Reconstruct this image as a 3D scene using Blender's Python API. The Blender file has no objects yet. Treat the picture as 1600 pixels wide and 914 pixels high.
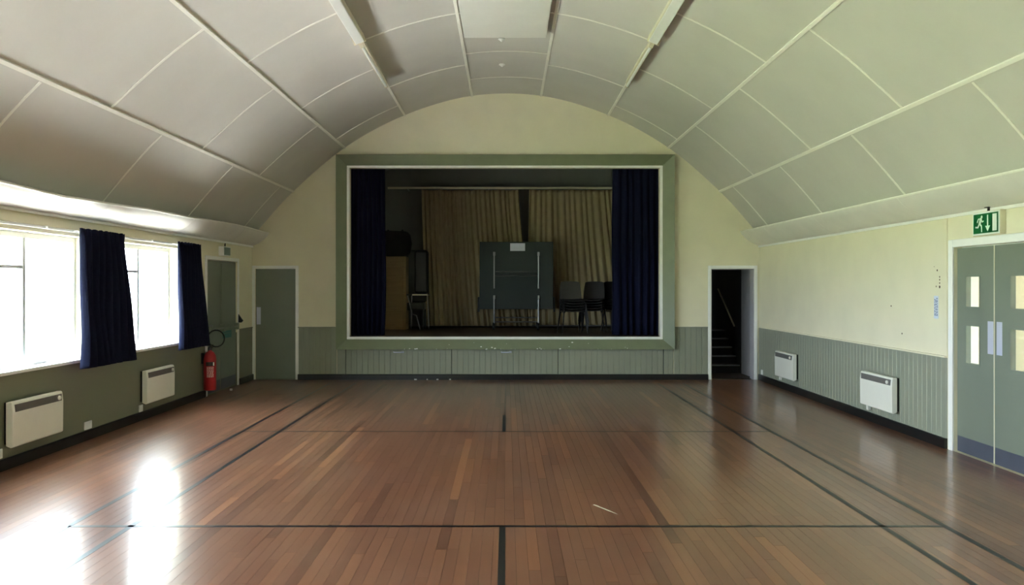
import bpy, bmesh, math, random
from mathutils import Vector, Matrix
random.seed(7)
SC = bpy.context.scene
COL = SC.collection
PI = math.pi

# ------------------------------------------------------------------ camera
EYE = 1.667
cd = bpy.data.cameras.new('camera')
cd.sensor_width = 36.0
cd.lens = 29.25
cd.shift_x = 8.5/1600
cd.shift_y = -9.0/1600
cd.clip_end = 500
cam = bpy.data.objects.new('camera', cd)
cam.location = (0, 0, EYE)
cam.rotation_euler = (PI/2, 0, 0)
COL.objects.link(cam)
SC.camera = cam

# ------------------------------------------------------------------ sky, sun, exposure
SC.view_settings.view_transform = 'Standard'
SC.view_settings.look = 'None'
SC.view_settings.gamma = 1.0
SC.view_settings.use_curve_mapping = False
SC.view_settings.exposure = 3.45
world = bpy.data.worlds.new('overcast_sky')
SC.world = world
world.use_nodes = True
bg = world.node_tree.nodes['Background']
bg.inputs[0].default_value = (0.74, 0.88, 1.0, 1)
bg.inputs[1].default_value = 3.4
sd = bpy.data.lights.new('sun', 'SUN')
sd.energy = 16.0
sd.angle = math.radians(1.5)
sd.color = (1.0, 0.96, 0.91)
sun = bpy.data.objects.new('sun', sd)
COL.objects.link(sun)
# sun stands high, almost in line with the window wall, just outside it
sun.rotation_euler = Vector((0.10, 0.52, -0.85)).to_track_quat('-Z', 'Y').to_euler()

# ------------------------------------------------------------------ helpers
def lin(c):
    return tuple(((v/255)/12.92 if v/255 <= 0.04045 else ((v/255+0.055)/1.055)**2.4) for v in c)

def mat(name, rgb, rough=0.6, metal=0.0, vary=0.06, scale=6.0, bump=0.0, bscale=60.0, spec=0.5, coat=0.0, stretch=None, trans=0.0):
    m = bpy.data.materials.new(name)
    m.use_nodes = True
    nt = m.node_tree
    b = nt.nodes['Principled BSDF']
    b.inputs['Roughness'].default_value = rough
    b.inputs['Metallic'].default_value = metal
    b.inputs['Specular IOR Level'].default_value = spec
    b.inputs['Coat Weight'].default_value = coat
    b.inputs['Coat Roughness'].default_value = 0.12
    tc = nt.nodes.new('ShaderNodeTexCoord')
    src = tc.outputs['Object']
    if stretch:
        mp = nt.nodes.new('ShaderNodeMapping'); mp.inputs['Scale'].default_value = stretch
        nt.links.new(src, mp.inputs[0]); src = mp.outputs[0]
    n = nt.nodes.new('ShaderNodeTexNoise')
    n.inputs['Scale'].default_value = scale
    n.inputs['Detail'].default_value = 5
    nt.links.new(src, n.inputs['Vector'])
    mix = nt.nodes.new('ShaderNodeMix'); mix.data_type = 'RGBA'
    c = lin(rgb)
    mix.inputs['A'].default_value = tuple(v*(1-vary*1.6) for v in c)+(1,)
    mix.inputs['B'].default_value = tuple(min(1, v*(1+vary*1.6)) for v in c)+(1,)
    nt.links.new(n.outputs['Fac'], mix.inputs['Factor'])
    nt.links.new(mix.outputs['Result'], b.inputs['Base Color'])
    if bump:
        n2 = nt.nodes.new('ShaderNodeTexNoise'); n2.inputs['Scale'].default_value = bscale; n2.inputs['Detail'].default_value = 3
        nt.links.new(src, n2.inputs['Vector'])
        bp = nt.nodes.new('ShaderNodeBump'); bp.inputs['Strength'].default_value = bump; bp.inputs['Distance'].default_value = 0.01
        nt.links.new(n2.outputs['Fac'], bp.inputs['Height'])
        nt.links.new(bp.outputs['Normal'], b.inputs['Normal'])
    if trans:
        tr = nt.nodes.new('ShaderNodeBsdfTranslucent')
        nt.links.new(mix.outputs['Result'], tr.inputs['Color'])
        ms = nt.nodes.new('ShaderNodeMixShader'); ms.inputs[0].default_value = trans
        nt.links.new(b.outputs[0], ms.inputs[1]); nt.links.new(tr.outputs[0], ms.inputs[2])
        nt.links.new(ms.outputs[0], nt.nodes['Material Output'].inputs['Surface'])
    return m

M = {}
M['cream'] = mat('cream_paint', (231, 224, 197), 0.55, vary=0.05, scale=2.2, bump=0.05, bscale=35)
M['ceil'] = mat('ceiling_paint', (212, 208, 201), 0.6, vary=0.05, scale=1.6, bump=0.10, bscale=14)
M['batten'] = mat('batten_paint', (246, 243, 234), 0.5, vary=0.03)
M['cove'] = mat('cove_gloss_paint', (236, 232, 226), 0.32, vary=0.05, scale=3)
M['green'] = mat('grey_green_paint', (146, 149, 132), 0.5, vary=0.05, scale=3, bump=0.04)
M['greenL'] = mat('green_plaster_paint', (126, 127, 107), 0.55, vary=0.05, scale=3, bump=0.05)
M['frame_green'] = mat('proscenium_paint', (124, 131, 104), 0.5, vary=0.08, scale=5)
M['door_green'] = mat('door_paint', (124, 131, 118), 0.42, vary=0.04, scale=3)
M['white'] = mat('white_gloss_paint', (247, 246, 243), 0.3, vary=0.03)
M['black'] = mat('black_gloss_paint', (20, 20, 22), 0.35, vary=0.2, scale=10)
M['heater'] = mat('heater_enamel', (236, 234, 224), 0.32, vary=0.02)
M['grille'] = mat('heater_grille', (112, 108, 104), 0.5, vary=0.1)
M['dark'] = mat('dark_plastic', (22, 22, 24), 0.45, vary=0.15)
M['plastic_white'] = mat('white_plastic', (240, 240, 236), 0.35, vary=0.02)
M['navy'] = mat('navy_curtain_cloth', (24, 27, 47), 0.9, vary=0.15, scale=40, bump=0.12, bscale=200, spec=0.1, trans=0.08)
M['velvet'] = mat('navy_stage_velvet', (22, 25, 47), 0.95, vary=0.15, scale=30, bump=0.1, bscale=200, spec=0.1)
M['drape'] = mat('beige_backdrop_cloth', (172, 155, 122), 0.9, vary=0.08, scale=8, bump=0.1, bscale=120, spec=0.15)
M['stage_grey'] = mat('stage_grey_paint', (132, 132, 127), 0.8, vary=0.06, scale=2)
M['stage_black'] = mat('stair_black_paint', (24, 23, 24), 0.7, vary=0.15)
M['stage_floor'] = mat('stage_floorboards', (74, 60, 48), 0.5, vary=0.2, scale=5, stretch=(10, 1, 1))
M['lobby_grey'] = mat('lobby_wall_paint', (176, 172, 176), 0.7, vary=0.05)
M['steel'] = mat('brushed_steel', (150, 150, 154), 0.35, metal=0.9, vary=0.05)
M['kick'] = mat('slate_kick_plate', (94, 98, 112), 0.4, metal=0.3, vary=0.08, scale=8)
M['plate'] = mat('aluminium_push_plate', (206, 208, 226), 0.35, metal=0.2, vary=0.03)
M['red'] = mat('red_enamel', (158, 20, 30), 0.3, vary=0.05)
M['rubber'] = mat('black_rubber', (16, 16, 16), 0.6, vary=0.1)
M['teal'] = mat('teal_sign_print', (40, 110, 108), 0.4, vary=0.05)
M['exit_green'] = mat('exit_sign_green', (0, 104, 50), 0.35, vary=0.03)
M['exit_dim'] = mat('exit_sign_grey_green', (104, 124, 112), 0.4, vary=0.05)
M['sign_white'] = mat('sign_white', (236, 244, 236), 0.35, vary=0.01)
M['sign_box'] = mat('aged_cream_plastic', (226, 218, 190), 0.4, vary=0.05)
M['tt_green'] = mat('table_tennis_board', (30, 42, 41), 0.55, vary=0.06)
M['chair'] = mat('charcoal_polypropylene', (40, 38, 37), 0.5, vary=0.08, bump=0.05, bscale=300)
M['chair_leg'] = mat('dark_steel_tube', (40, 38, 38), 0.4, metal=0.4, vary=0.1)
M['wood'] = mat('plywood_cabinet', (148, 122, 82), 0.5, vary=0.14, scale=3, stretch=(1, 1, 9))
M['bag'] = mat('black_canvas', (20, 20, 22), 0.8, vary=0.2, scale=20, bump=0.2)
M['vinyl'] = mat('dark_grey_vinyl', (44, 45, 44), 0.5, vary=0.1)
M['paper'] = mat('pale_blue_paper', (214, 222, 236), 0.7, vary=0.05, scale=30)
M['ink'] = mat('faded_ink', (96, 110, 150), 0.7, vary=0.2, scale=60)
M['tack'] = mat('brown_glue_residue', (84, 56, 36), 0.8, vary=0.2, scale=60)
M['sash'] = mat('window_frame_paint', (198, 198, 202), 0.4, vary=0.03)  # white frames greyed: the shade of their unlit inner faces is in the colour
M['board'] = mat('crown_board_paint', (232, 230, 224), 0.55, vary=0.03, scale=3)
M['tube_white'] = mat('tube_glass', (240, 240, 236), 0.35, vary=0.02)
M['fitting'] = mat('aged_white_fitting', (222, 214, 190), 0.4, vary=0.05)
M['line'] = mat('court_line_paint', (14, 15, 19), 0.34, vary=0.25, scale=25)
M['roof'] = mat('roof_felt', (60, 60, 60), 0.9)
M['yard'] = mat('pink_grey_paving', (204, 186, 178), 0.85, vary=0.1, scale=5)
M['grass'] = mat('lawn', (136, 148, 114), 0.9, vary=0.3, scale=3)
M['path'] = mat('concrete_path', (200, 198, 196), 0.85, vary=0.1, scale=8)

def glass():
    m = bpy.data.materials.new('window_glass')
    m.use_nodes = True
    nt = m.node_tree
    nt.nodes.remove(nt.nodes['Principled BSDF'])
    t = nt.nodes.new('ShaderNodeBsdfTransparent'); t.inputs[0].default_value = (0.96, 0.98, 0.97, 1)
    g = nt.nodes.new('ShaderNodeBsdfGlossy'); g.inputs['Roughness'].default_value = 0.02
    lw_ = nt.nodes.new('ShaderNodeLayerWeight'); lw_.inputs[0].default_value = 0.5
    pw = nt.nodes.new('ShaderNodeMath'); pw.operation = 'POWER'; pw.inputs[1].default_value = 5.0
    f = nt.nodes.new('ShaderNodeMapRange'); f.inputs[3].default_value = 0.035; f.inputs[4].default_value = 0.9
    nt.links.new(lw_.outputs['Facing'], pw.inputs[0]); nt.links.new(pw.outputs[0], f.inputs[0])
    x = nt.nodes.new('ShaderNodeMixShader')
    nt.links.new(f.outputs[0], x.inputs[0]); nt.links.new(t.outputs[0], x.inputs[1]); nt.links.new(g.outputs[0], x.inputs[2])
    nt.links.new(x.outputs[0], nt.nodes['Material Output'].inputs['Surface'])
    return m
M['glass'] = glass()

def floor_material():
    m = bpy.data.materials.new('hardwood_floor')
    m.use_nodes = True
    nt = m.node_tree; L = nt.links.new
    b = nt.nodes['Principled BSDF']
    at = nt.nodes.new('ShaderNodeAttribute'); at.attribute_name = 'tone'
    rp = nt.nodes.new('ShaderNodeValToRGB')
    e = rp.color_ramp.elements
    e[0].position = 0.0; e[0].color = lin((88, 54, 41))+(1,)
    e[1].position = 1.0; e[1].color = lin((160, 108, 74))+(1,)
    for p, c in ((0.25, (110, 70, 53)), (0.6, (126, 83, 62)), (0.85, (140, 92, 66))):
        k = e.new(p); k.color = lin(c)+(1,)
    L(at.outputs['Fac'], rp.inputs[0])
    geo = nt.nodes.new('ShaderNodeNewGeometry')
    mp = nt.nodes.new('ShaderNodeMapping'); mp.inputs['Scale'].default_value = (26, 1.6, 1)
    L(geo.outputs['Position'], mp.inputs[0])
    n = nt.nodes.new('ShaderNodeTexNoise'); n.inputs['Scale'].default_value = 1; n.inputs['Detail'].default_value = 3
    L(mp.outputs[0], n.inputs['Vector'])
    mr = nt.nodes.new('ShaderNodeMapRange'); mr.inputs[3].default_value = 0.82; mr.inputs[4].default_value = 1.18
    L(n.outputs['Fac'], mr.inputs[0])
    mul = nt.nodes.new('ShaderNodeMix'); mul.data_type = 'RGBA'; mul.blend_type = 'MULTIPLY'; mul.inputs['Factor'].default_value = 1
    L(rp.outputs[0], mul.inputs['A']); L(mr.outputs[0], mul.inputs['B'])
    # worn, scuffed patches of varnish
    n2 = nt.nodes.new('ShaderNodeTexNoise'); n2.inputs['Scale'].default_value = 1.1; n2.inputs['Detail'].default_value = 5; n2.inputs['Roughness'].default_value = 0.6
    L(geo.outputs['Position'], n2.inputs['Vector'])
    r2 = nt.nodes.new('ShaderNodeMapRange'); r2.inputs[1].default_value = 0.4; r2.inputs[2].default_value = 0.75; r2.inputs[3].default_value = 0; r2.inputs[4].default_value = 0.30
    L(n2.outputs['Fac'], r2.inputs[0])
    mx = nt.nodes.new('ShaderNodeMix'); mx.data_type = 'RGBA'; mx.inputs['B'].default_value = lin((146, 112, 94))+(1,)
    L(r2.outputs[0], mx.inputs['Factor']); L(mul.outputs['Result'], mx.inputs['A'])
    L(mx.outputs['Result'], b.inputs['Base Color'])
    r3 = nt.nodes.new('ShaderNodeMapRange'); r3.inputs[3].default_value = 0.278; r3.inputs[4].default_value = 0.32
    L(n2.outputs['Fac'], r3.inputs[0]); L(r3.outputs[0], b.inputs['Roughness'])
    b.inputs['Specular IOR Level'].default_value = 0.4
    b.inputs['Coat Weight'].default_value = 0.5
    b.inputs['Coat Roughness'].default_value = 0.13
    return m
M['floor'] = floor_material()

def two_tone(name, low, high, zsplit):
    m = mat(name, high, 0.55, vary=0.05, scale=2.2, bump=0.05, bscale=35)
    nt = m.node_tree
    b = nt.nodes['Principled BSDF']
    link = [l for l in nt.links if l.to_socket == b.inputs['Base Color']][0]
    src = link.from_socket
    geo = nt.nodes.new('ShaderNodeNewGeometry'); sp = nt.nodes.new('ShaderNodeSeparateXYZ')
    nt.links.new(geo.outputs['Position'], sp.inputs[0])
    gt = nt.nodes.new('ShaderNodeMath'); gt.operation = 'GREATER_THAN'; gt.inputs[1].default_value = zsplit
    nt.links.new(sp.outputs[2], gt.inputs[0])
    mx = nt.nodes.new('ShaderNodeMix'); mx.data_type = 'RGBA'
    mx.inputs['A'].default_value = lin(low)+(1,)
    nt.links.new(gt.outputs[0], mx.inputs['Factor']); nt.links.new(src, mx.inputs['B'])
    nt.links.new(mx.outputs['Result'], b.inputs['Base Color'])
    return m
M['wall_left'] = two_tone('left_wall_two_tone_paint', (126, 127, 107), (231, 224, 197), 0.895)


class MB:
    """collects shapes that become one mesh"""
    def __init__(s):
        s.v = []; s.f = []; s.sm = []
    def add(s, vs, fs, smooth=False):
        o = len(s.v)
        s.v += [tuple(p) for p in vs]
        for f in fs:
            s.f.append([i+o for i in f]); s.sm.append(smooth)
        return s
    def box(s, x0, x1, y0, y1, z0, z1):
        vs = [(x, y, z) for z in (z0, z1) for y in (y0, y1) for x in (x0, x1)]
        return s.add(vs, [(0, 2, 3, 1), (4, 5, 7, 6), (0, 1, 5, 4), (2, 6, 7, 3), (0, 4, 6, 2), (1, 3, 7, 5)])
    def rbox(s, x0, x1, y0, y1, z0, z1, r=0.01, seg=2):
        bm = bmesh.new()
        bmesh.ops.create_cube(bm, size=1)
        for v in bm.verts:
            v.co = Vector(((x0+x1)/2+v.co.x*(x1-x0), (y0+y1)/2+v.co.y*(y1-y0), (z0+z1)/2+v.co.z*(z1-z0)))
        bmesh.ops.bevel(bm, geom=bm.edges[:], offset=r, segments=seg, affect='EDGES', profile=0.5)
        bm.verts.ensure_lookup_table()
        s.add([v.co[:] for v in bm.verts], [[v.index for v in f.verts] for f in bm.faces])
        bm.free()
        return s
    def prism(s, pts, axis, a, b):
        """extrude a 2D outline along an axis (0,1,2) from a to b"""
        def P(p, t):
            if axis == 0: return (t, p[0], p[1])
            if axis == 1: return (p[0], t, p[1])
            return (p[0], p[1], t)
        n = len(pts)
        vs = [P(p, a) for p in pts]+[P(p, b) for p in pts]
        fs = [list(range(n))[::-1], list(range(n, 2*n))]
        fs += [(i, (i+1) % n, n+(i+1) % n, n+i) for i in range(n)]
        return s.add(vs, fs)
    def tube(s, pts, r, seg=8, caps=True):
        pts = [Vector(p) for p in pts]
        rings = []
        prev = None
        for i, p in enumerate(pts):
            d = (pts[min(i+1, len(pts)-1)]-pts[max(i-1, 0)]).normalized()
            if prev is None:
                u = d.orthogonal().normalized()
            else:
                u = (prev-d*prev.dot(d)).normalized()
            prev = u
            w = d.cross(u)
            rr = r[i] if isinstance(r, (list, tuple)) else r
            rings.append([p+(u*math.cos(2*PI*k/seg)+w*math.sin(2*PI*k/seg))*rr for k in range(seg)])
        vs = [q for ring in rings for q in ring]
        fs = []
        for i in range(len(rings)-1):
            for k in range(seg):
                a = i*seg+k; b = i*seg+(k+1) % seg
                fs.append((a, b, b+seg, a+seg))
        s.add(vs, fs, True)
        if caps:
            o = len(s.v)-len(vs)
            s.f.append([o+k for k in range(seg)][::-1]); s.sm.append(False)
            s.f.append([o+(len(rings)-1)*seg+k for k in range(seg)]); s.sm.append(False)
        return s
    def lathe(s, prof, c, seg=24, axis=2):
        """prof: (radius, height) along axis through c"""
        vs = []
        for r, h in prof:
            for k in range(seg):
                a = 2*PI*k/seg
                q = [r*math.cos(a), r*math.sin(a), h]
                if axis == 0: q = [h, q[0], q[1]]
                if axis == 1: q = [q[0], h, q[1]]
                vs.append((c[0]+q[0], c[1]+q[1], c[2]+q[2]))
        fs = []
        for i in range(len(prof)-1):
            for k in range(seg):
                a = i*seg+k; b = i*seg+(k+1) % seg
                fs.append((a, b, b+seg, a+seg))
        fs.append(list(range(seg))[::-1]); fs.append([(len(prof)-1)*seg+k for k in range(seg)])
        return s.add(vs, fs, True)
    def grid(s, P, nu, nv, smooth=True):
        vs = [P(i/nu, j/nv) for j in range(nv+1) for i in range(nu+1)]
        fs = [(j*(nu+1)+i, j*(nu+1)+i+1, (j+1)*(nu+1)+i+1, (j+1)*(nu+1)+i) for j in range(nv) for i in range(nu)]
        return s.add(vs, fs, smooth)
    def slab(s, P, nu, nv, N, t, smooth=True):
        """closed sheet: surface P(u,v) and its copy moved by N(u,v)*t"""
        n1 = nu+1
        vs = [Vector(P(i/nu, j/nv)) for j in range(nv+1) for i in range(n1)]
        bs = [Vector(P(i/nu, j/nv))+Vector(N(i/nu, j/nv))*t for j in range(nv+1) for i in range(n1)]
        o = len(vs)
        fs = []
        for j in range(nv):
            for i in range(nu):
                a, b, c, d = j*n1+i, j*n1+i+1, (j+1)*n1+i+1, (j+1)*n1+i
                fs.append((a, b, c, d)); fs.append((o+d, o+c, o+b, o+a))
        rim = [i for i in range(n1)]+[j*n1+nu for j in range(1, nv+1)]+[nv*n1+i for i in range(nu-1, -1, -1)]+[j*n1 for j in range(nv-1, 0, -1)]
        self_o = len(s.v)
        s.add(vs+bs, fs, smooth)
        for k in range(len(rim)):
            a, b = rim[k], rim[(k+1) % len(rim)]
            s.f.append([self_o+a, self_o+o+a, self_o+o+b, self_o+b]); s.sm.append(False)
        return s
    def mesh(s, name):
        me = bpy.data.meshes.new(name)
        me.from_pydata(s.v, [], s.f)
        me.polygons.foreach_set('use_smooth', s.sm)
        bm = bmesh.new(); bm.from_mesh(me)
        bmesh.ops.recalc_face_normals(bm, faces=bm.faces[:])
        bm.to_mesh(me); bm.free()
        me.update()
        if any(s.sm): me.set_sharp_from_angle(angle=math.radians(38))
        return me
    def build(s, name, m, parent=None):
        me = s.mesh(name)
        me.materials.append(M[m] if isinstance(m, str) else m)
        o = bpy.data.objects.new(name, me)
        COL.objects.link(o)
        if parent: o.parent = parent
        return o

def obj_of(name, me, parent=None, loc=(0, 0, 0)):
    o = bpy.data.objects.new(name, me)
    COL.objects.link(o)
    o.location = loc
    if parent: o.parent = parent
    return o

def tag(o, label, cat, group=None):
    o['label'] = label; o['category'] = cat
    if group: o['group'] = group
    return o

def structure(o, label=None, cat=None):
    o['kind'] = 'structure'
    if label: o['label'] = label
    if cat: o['category'] = cat
    return o

def thing(name, label, cat, loc=(0, 0, 0), rz=0, group=None):
    o = bpy.data.objects.new(name, None)
    COL.objects.link(o)
    o.location = loc; o.rotation_euler = (0, 0, rz)
    o.empty_display_size = 0.1
    return tag(o, label, cat, group)

def setting(name, label, cat, loc=(0, 0, 0)):
    o = thing(name, label, cat, loc)
    o['kind'] = 'structure'
    return o

def mesh_of(mb, name, m):
    me = mb.mesh(name); me.materials.append(M[m]); return me

# ------------------------------------------------------------------ dimensions (metres)
XL, XR = -4.57, 4.54        # side walls
Y0, YF = -3.6, 14.94        # back wall, stage wall
YB = 18.9                   # wall behind the stage
TH = 0.24
STAGE = 0.77

# ceiling profile (half, x from centre / height), nodes carry the long battens
NODES = [(0.62, 5.095), (1.828, 4.747), (2.908, 4.161), (3.828, 3.38), (4.40, 2.75), (4.54, 2.56)]
def spline(nodes):
    full = [(-x, z) for x, z in nodes[::-1]]+nodes
    return full
FULL = spline(NODES)
def crom(p0, p1, p2, p3, t):
    return tuple(0.5*((2*b)+(-a+c)*t+(2*a-5*b+4*c-d)*t*t+(-a+3*b-3*c+d)*t*t*t) for a, b, c, d in zip(p0, p1, p2, p3))
def prof(i, t):
    """point on segment i (between FULL[i] and FULL[i+1])"""
    n = len(FULL)
    p = [FULL[max(0, min(n-1, k))] for k in (i-1, i, i+1, i+2)]
    return crom(*p, t)
def prof_n(i, t):
    a = prof(i, max(0, t-0.02)); b = prof(i, min(1, t+0.02))
    d = Vector((b[0]-a[0], 0, b[1]-a[1])).normalized()
    n = Vector((d.z, 0, -d.x))
    return n if n.z < 0 else -n          # into the room
# strips of panels: (first node, last node, joint pattern)
STRIPS = [(0, 2, 'B'), (2, 3, 'A'), (3, 4, 'B'), (4, 5, 'A'), (5, 6, 'C'), (6, 7, 'A'), (7, 8, 'B'), (8, 9, 'A'), (9, 11, 'B')]
def strip_pt(i0, i1, t):
    s = t*(i1-i0); k = min(int(s), i1-i0-1)
    return prof(i0+k, s-k), prof_n(i0+k, s-k)

# ------------------------------------------------------------------ ground outside
structure(MB().box(-90, 90, -80, 110, -0.40, -0.30).build('ground', 'grass'), 'green lawn outside the hall windows', 'lawn')
structure(MB().box(XR+TH, 16.0, -20, 30, -0.30, -0.24).build('yard', 'yard'), 'pinkish paved yard outside the right wall', 'paving')  # unseen paving added, pinkish to tint the light it bounces
structure(MB().box(-7.2, -4.83, -12, 24, -0.30, -0.22).build('path', 'path'), 'pale concrete path along the window wall', 'path')

# ------------------------------------------------------------------ floor
floor = structure(MB().box(XL-TH, XR+TH, Y0-TH, YF+0.02, -0.30, -0.0125).build('floor', 'stage_black'), 'polished brown hardwood floor of narrow boards with court lines', 'floor')
PW = 0.0723
def plank_shape(mb, x0, x1, y0, y1):
    g = 0.0007
    return mb.box(x0+g, x1-g, y0+g, y1-g, -0.0125, 0.0)
def set_tone(me, tones):
    a = me.attributes.new('tone', 'FLOAT', 'FACE')
    a.data.foreach_set('value', tones)
planks = []
x = XL
prev_tone = 0.5
while x < XR-0.01:
    x1 = min(x+PW, XR)
    y = Y0-random.uniform(0, 1.5)
    while y < YF:
        ln = random.choice((0.9, 1.3, 1.7, 2.1, 2.6))*random.uniform(0.9, 1.1)
        a, b = max(y, Y0), min(y+ln, YF)
        if b-a > 0.05:
            t = min(1, max(0, random.gauss(0.52, 0.14)))
            if random.random() < 0.04: t = random.uniform(0.08, 0.22)
            if random.random() < 0.04: t = random.uniform(0.78, 0.95)
            planks.append((x, x1, a, b, t))
        y += ln
    x = x1
def seen_area(p):
    xm = (p[0]+p[1])/2
    s = 0
    k0 = max(p[2], 4.65)
    n = 8
    for k in range(n):
        yy = p[2]+(p[3]-p[2])*(k+0.5)/n
        if yy < 4.65: continue
        px = 791.5+xm*1300/yy
        if px < 0 or px > 1600: continue
        s += (p[3]-p[2])/n/yy**3
    return s
planks.sort(key=seen_area, reverse=True)
for p in planks[:300]:
    me = plank_shape(MB(), *p[:4]).mesh('floorboard')
    me.materials.append(M['floor'])
    set_tone(me, [p[4]]*len(me.polygons))
    obj_of('floorboard', me, floor)
rest = MB(); tones = []
for p in planks[300:]:
    plank_shape(rest, *p[:4]); tones += [p[4]]*6
me = rest.mesh('floorboards'); me.materials.append(M['floor'])
set_tone(me, tones)
obj_of('floorboards', me, floor)['kind'] = 'stuff'
# badminton court lines painted on the boards
def line(x0, x1, y0, y1):
    MB().box(x0, x1, y0, y1, -0.001, 0.0012).build('court_line', 'line', floor)
LW = 0.021
for xc in (-3.05, -2.615, 2.615, 3.05):
    line(xc-LW, xc+LW, 1.0, 14.39)
for yc in (5.79, 9.59):
    line(-3.05, 3.05, yc-LW, yc+LW)
line(-0.03-LW, -0.03+LW, 1.0, 5.79)
line(-0.03-LW, -0.03+LW, 9.59, 10.8)
line(-0.02-0.005, -0.02+0.005, 10.8, 14.39)

MB().prism([(0.66, 6.36), (0.672, 6.372), (0.80, 6.13), (0.815, 6.09)], 2, -0.001, 0.0008).build('scratch', 'fitting', floor)

# ------------------------------------------------------------------ ceiling
def vault(mb, y0, y1, lift, th, seg=8):
    pts = []
    for i in range(len(FULL)-1):
        for k in range(seg):
            p = prof(i, k/seg); n = prof_n(i, k/seg)
            pts.append((p[0]-n.x*lift, p[1]-n.z*lift))
    p = FULL[-1]; pts.append(p)
    vs = []; out = []
    for (a, b) in pts:
        r = Vector((a, b-1.6)).normalized()
        out.append((a+r.x*th, b+r.y*th))
    n = len(pts)
    V = [(a, y0, b) for a, b in pts]+[(a, y1, b) for a, b in pts]+[(a, y0, b) for a, b in out]+[(a, y1, b) for a, b in out]
    F = []
    for i in range(n-1):
        F += [(i, i+1, n+i+1, n+i), (2*n+i, 3*n+i, 3*n+i+1, 2*n+i+1), (i, 2*n+i, 2*n+i+1, i+1), (n+i, n+i+1, 3*n+i+1, 3*n+i)]
    F += [(0, n, 3*n, 2*n), (n-1, 3*n-1, 4*n-1, 2*n-1)]
    return mb.add(V, F, False)
ceiling = structure(vault(MB(), Y0, YF, 0.014, 0.30).build('ceiling', 'ceil'), 'pale barrel vaulted ceiling of curved panels with cover battens', 'ceiling')
LINES = {'A': [12.85, 10.43, 8.02, 5.60, 3.18], 'B': [14.12, 11.70, 9.28, 6.87, 4.45, 2.03], 'C': [13.76, 12.25, 10.43, 8.02, 5.60, 3.18]}
YC = 3.0
for (i0, i1, kind) in STRIPS:
    ys = [YF]+[y for y in LINES[kind] if y > YC]+[YC]
    for a, b in zip(ys[:-1], ys[1:]):
        g = 0.002
        mb = MB()
        N = lambda u, v: strip_pt(i0, i1, u*0.998+0.001)[1]
        P = lambda u, v: (lambda q: (q[0][0]-q[1].x*0.0, b+g+(a-b-2*g)*v, q[0][1]))(strip_pt(i0, i1, u*0.998+0.001))
        mb.slab(P, 10, 1, N, -0.012)
        mb.build('ceiling_panel', 'ceil', ceiling)
        if a < YF-0.01 or kind == 'zz':
            w = 0.016
            P2 = lambda u, v: (lambda q: (q[0][0]+q[1].x*0.006, a-w+2*w*v, q[0][1]+q[1].z*0.006))(strip_pt(i0, i1, u*0.97+0.015))
            MB().slab(P2, 10, 1, N, -0.006).build('cross_batten', 'batten', ceiling)
for i in (2, 3, 4, 5, 6, 7, 8, 9):
    w = 0.022
    n = prof_n(i, 0.0); t = Vector((-n.z, 0, n.x)); p = Vector((FULL[i][0], 0, FULL[i][1]))
    c = [p+t*s+n*h for s, h in ((-w, 0), (w, 0), (w*0.8, 0.016), (-w*0.8, 0.016))]
    MB().prism([(q.x, q.z) for q in c], 1, YC, YF).build('long_batten', 'batten', ceiling)
# flat board under the crown
hb = MB().rbox(-0.565, 0.53, 5.2, 11.15, 5.0, 5.07, 0.006, 1).build('crown_board', 'board', ceiling)
hb['label'] = 'flat white board fixed under the ceiling crown'
for y in (12.95, 11.62):
    MB().lathe([(0.012, 0.02), (0.045, 0.012), (0.05, 0.0), (0.03, -0.012), (0.012, -0.03)], (-0.07, y, 5.12)).build('ceiling_rose', 'white', ceiling)

# trough coves along both sides
def lip_left(y):
    T = [(-4, 2.56), (5.5, 2.575), (7.0, 2.55), (8.0, 2.53), (8.6, 2.548), (10.2, 2.589), (10.85, 2.593), (13.2, 2.640), (14.94, 2.622)]
    for (a, p), (b, q) in zip(T[:-1], T[1:]):
        if a <= y <= b:
            t = (y-a)/(b-a); t = t*t*(3-2*t)
            return p+(q-p)*t
    return T[-1][1]
def lip_right(y):
    return 2.615+(y-6.75)*0.0043
def cove(side, lipf, lipx):
    xw = XL if side < 0 else XR
    def P(u, v, y0, y1):
        y = y0+(y1-y0)*v
        zl = lipf(y); zb = 2.402
        # curve from wall (u=0) out and up to the lip (u=1)
        a = u*PI/2
        return (xw-side*abs(xw-lipx)*math.sin(a)**1.0*(0.62+0.38*u), y, zb+(zl-zb)*(1-math.cos(a))**0.8)
    parent = structure(MB().box(min(xw, xw-side*0.022), max(xw, xw-side*0.022), Y0, YF, 2.372, 2.402).build('trim_1' if side < 0 else 'trim_2', 'white'),
                       ('white painted cove trough above the windows' if side < 0 else 'white painted cove trough above the exit doors'), 'cove')
    ys = [Y0, -1.0, 1.6, 4.0, 6.5, 8.95, 11.4, 13.6, YF]
    for a, b in zip(ys[:-1], ys[1:]):
        nv = max(4, int((b-a)/0.3))
        MB().slab(lambda u, v: P(u, v, a+0.003, b-0.003), 10, nv, lambda u, v: (side*0.5, 0, 0.86), 0.012).build('cove_panel', 'cove', parent)
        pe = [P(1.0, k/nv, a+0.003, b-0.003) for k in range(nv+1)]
        MB().tube([(p[0]+side*0.004, p[1], p[2]+0.006) for p in pe], 0.013, 8).build('cove_lip', 'batten', parent)  # white bead added to imitate the lit edge of the trough
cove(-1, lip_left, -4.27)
cove(1, lip_right, 4.20)

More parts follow.
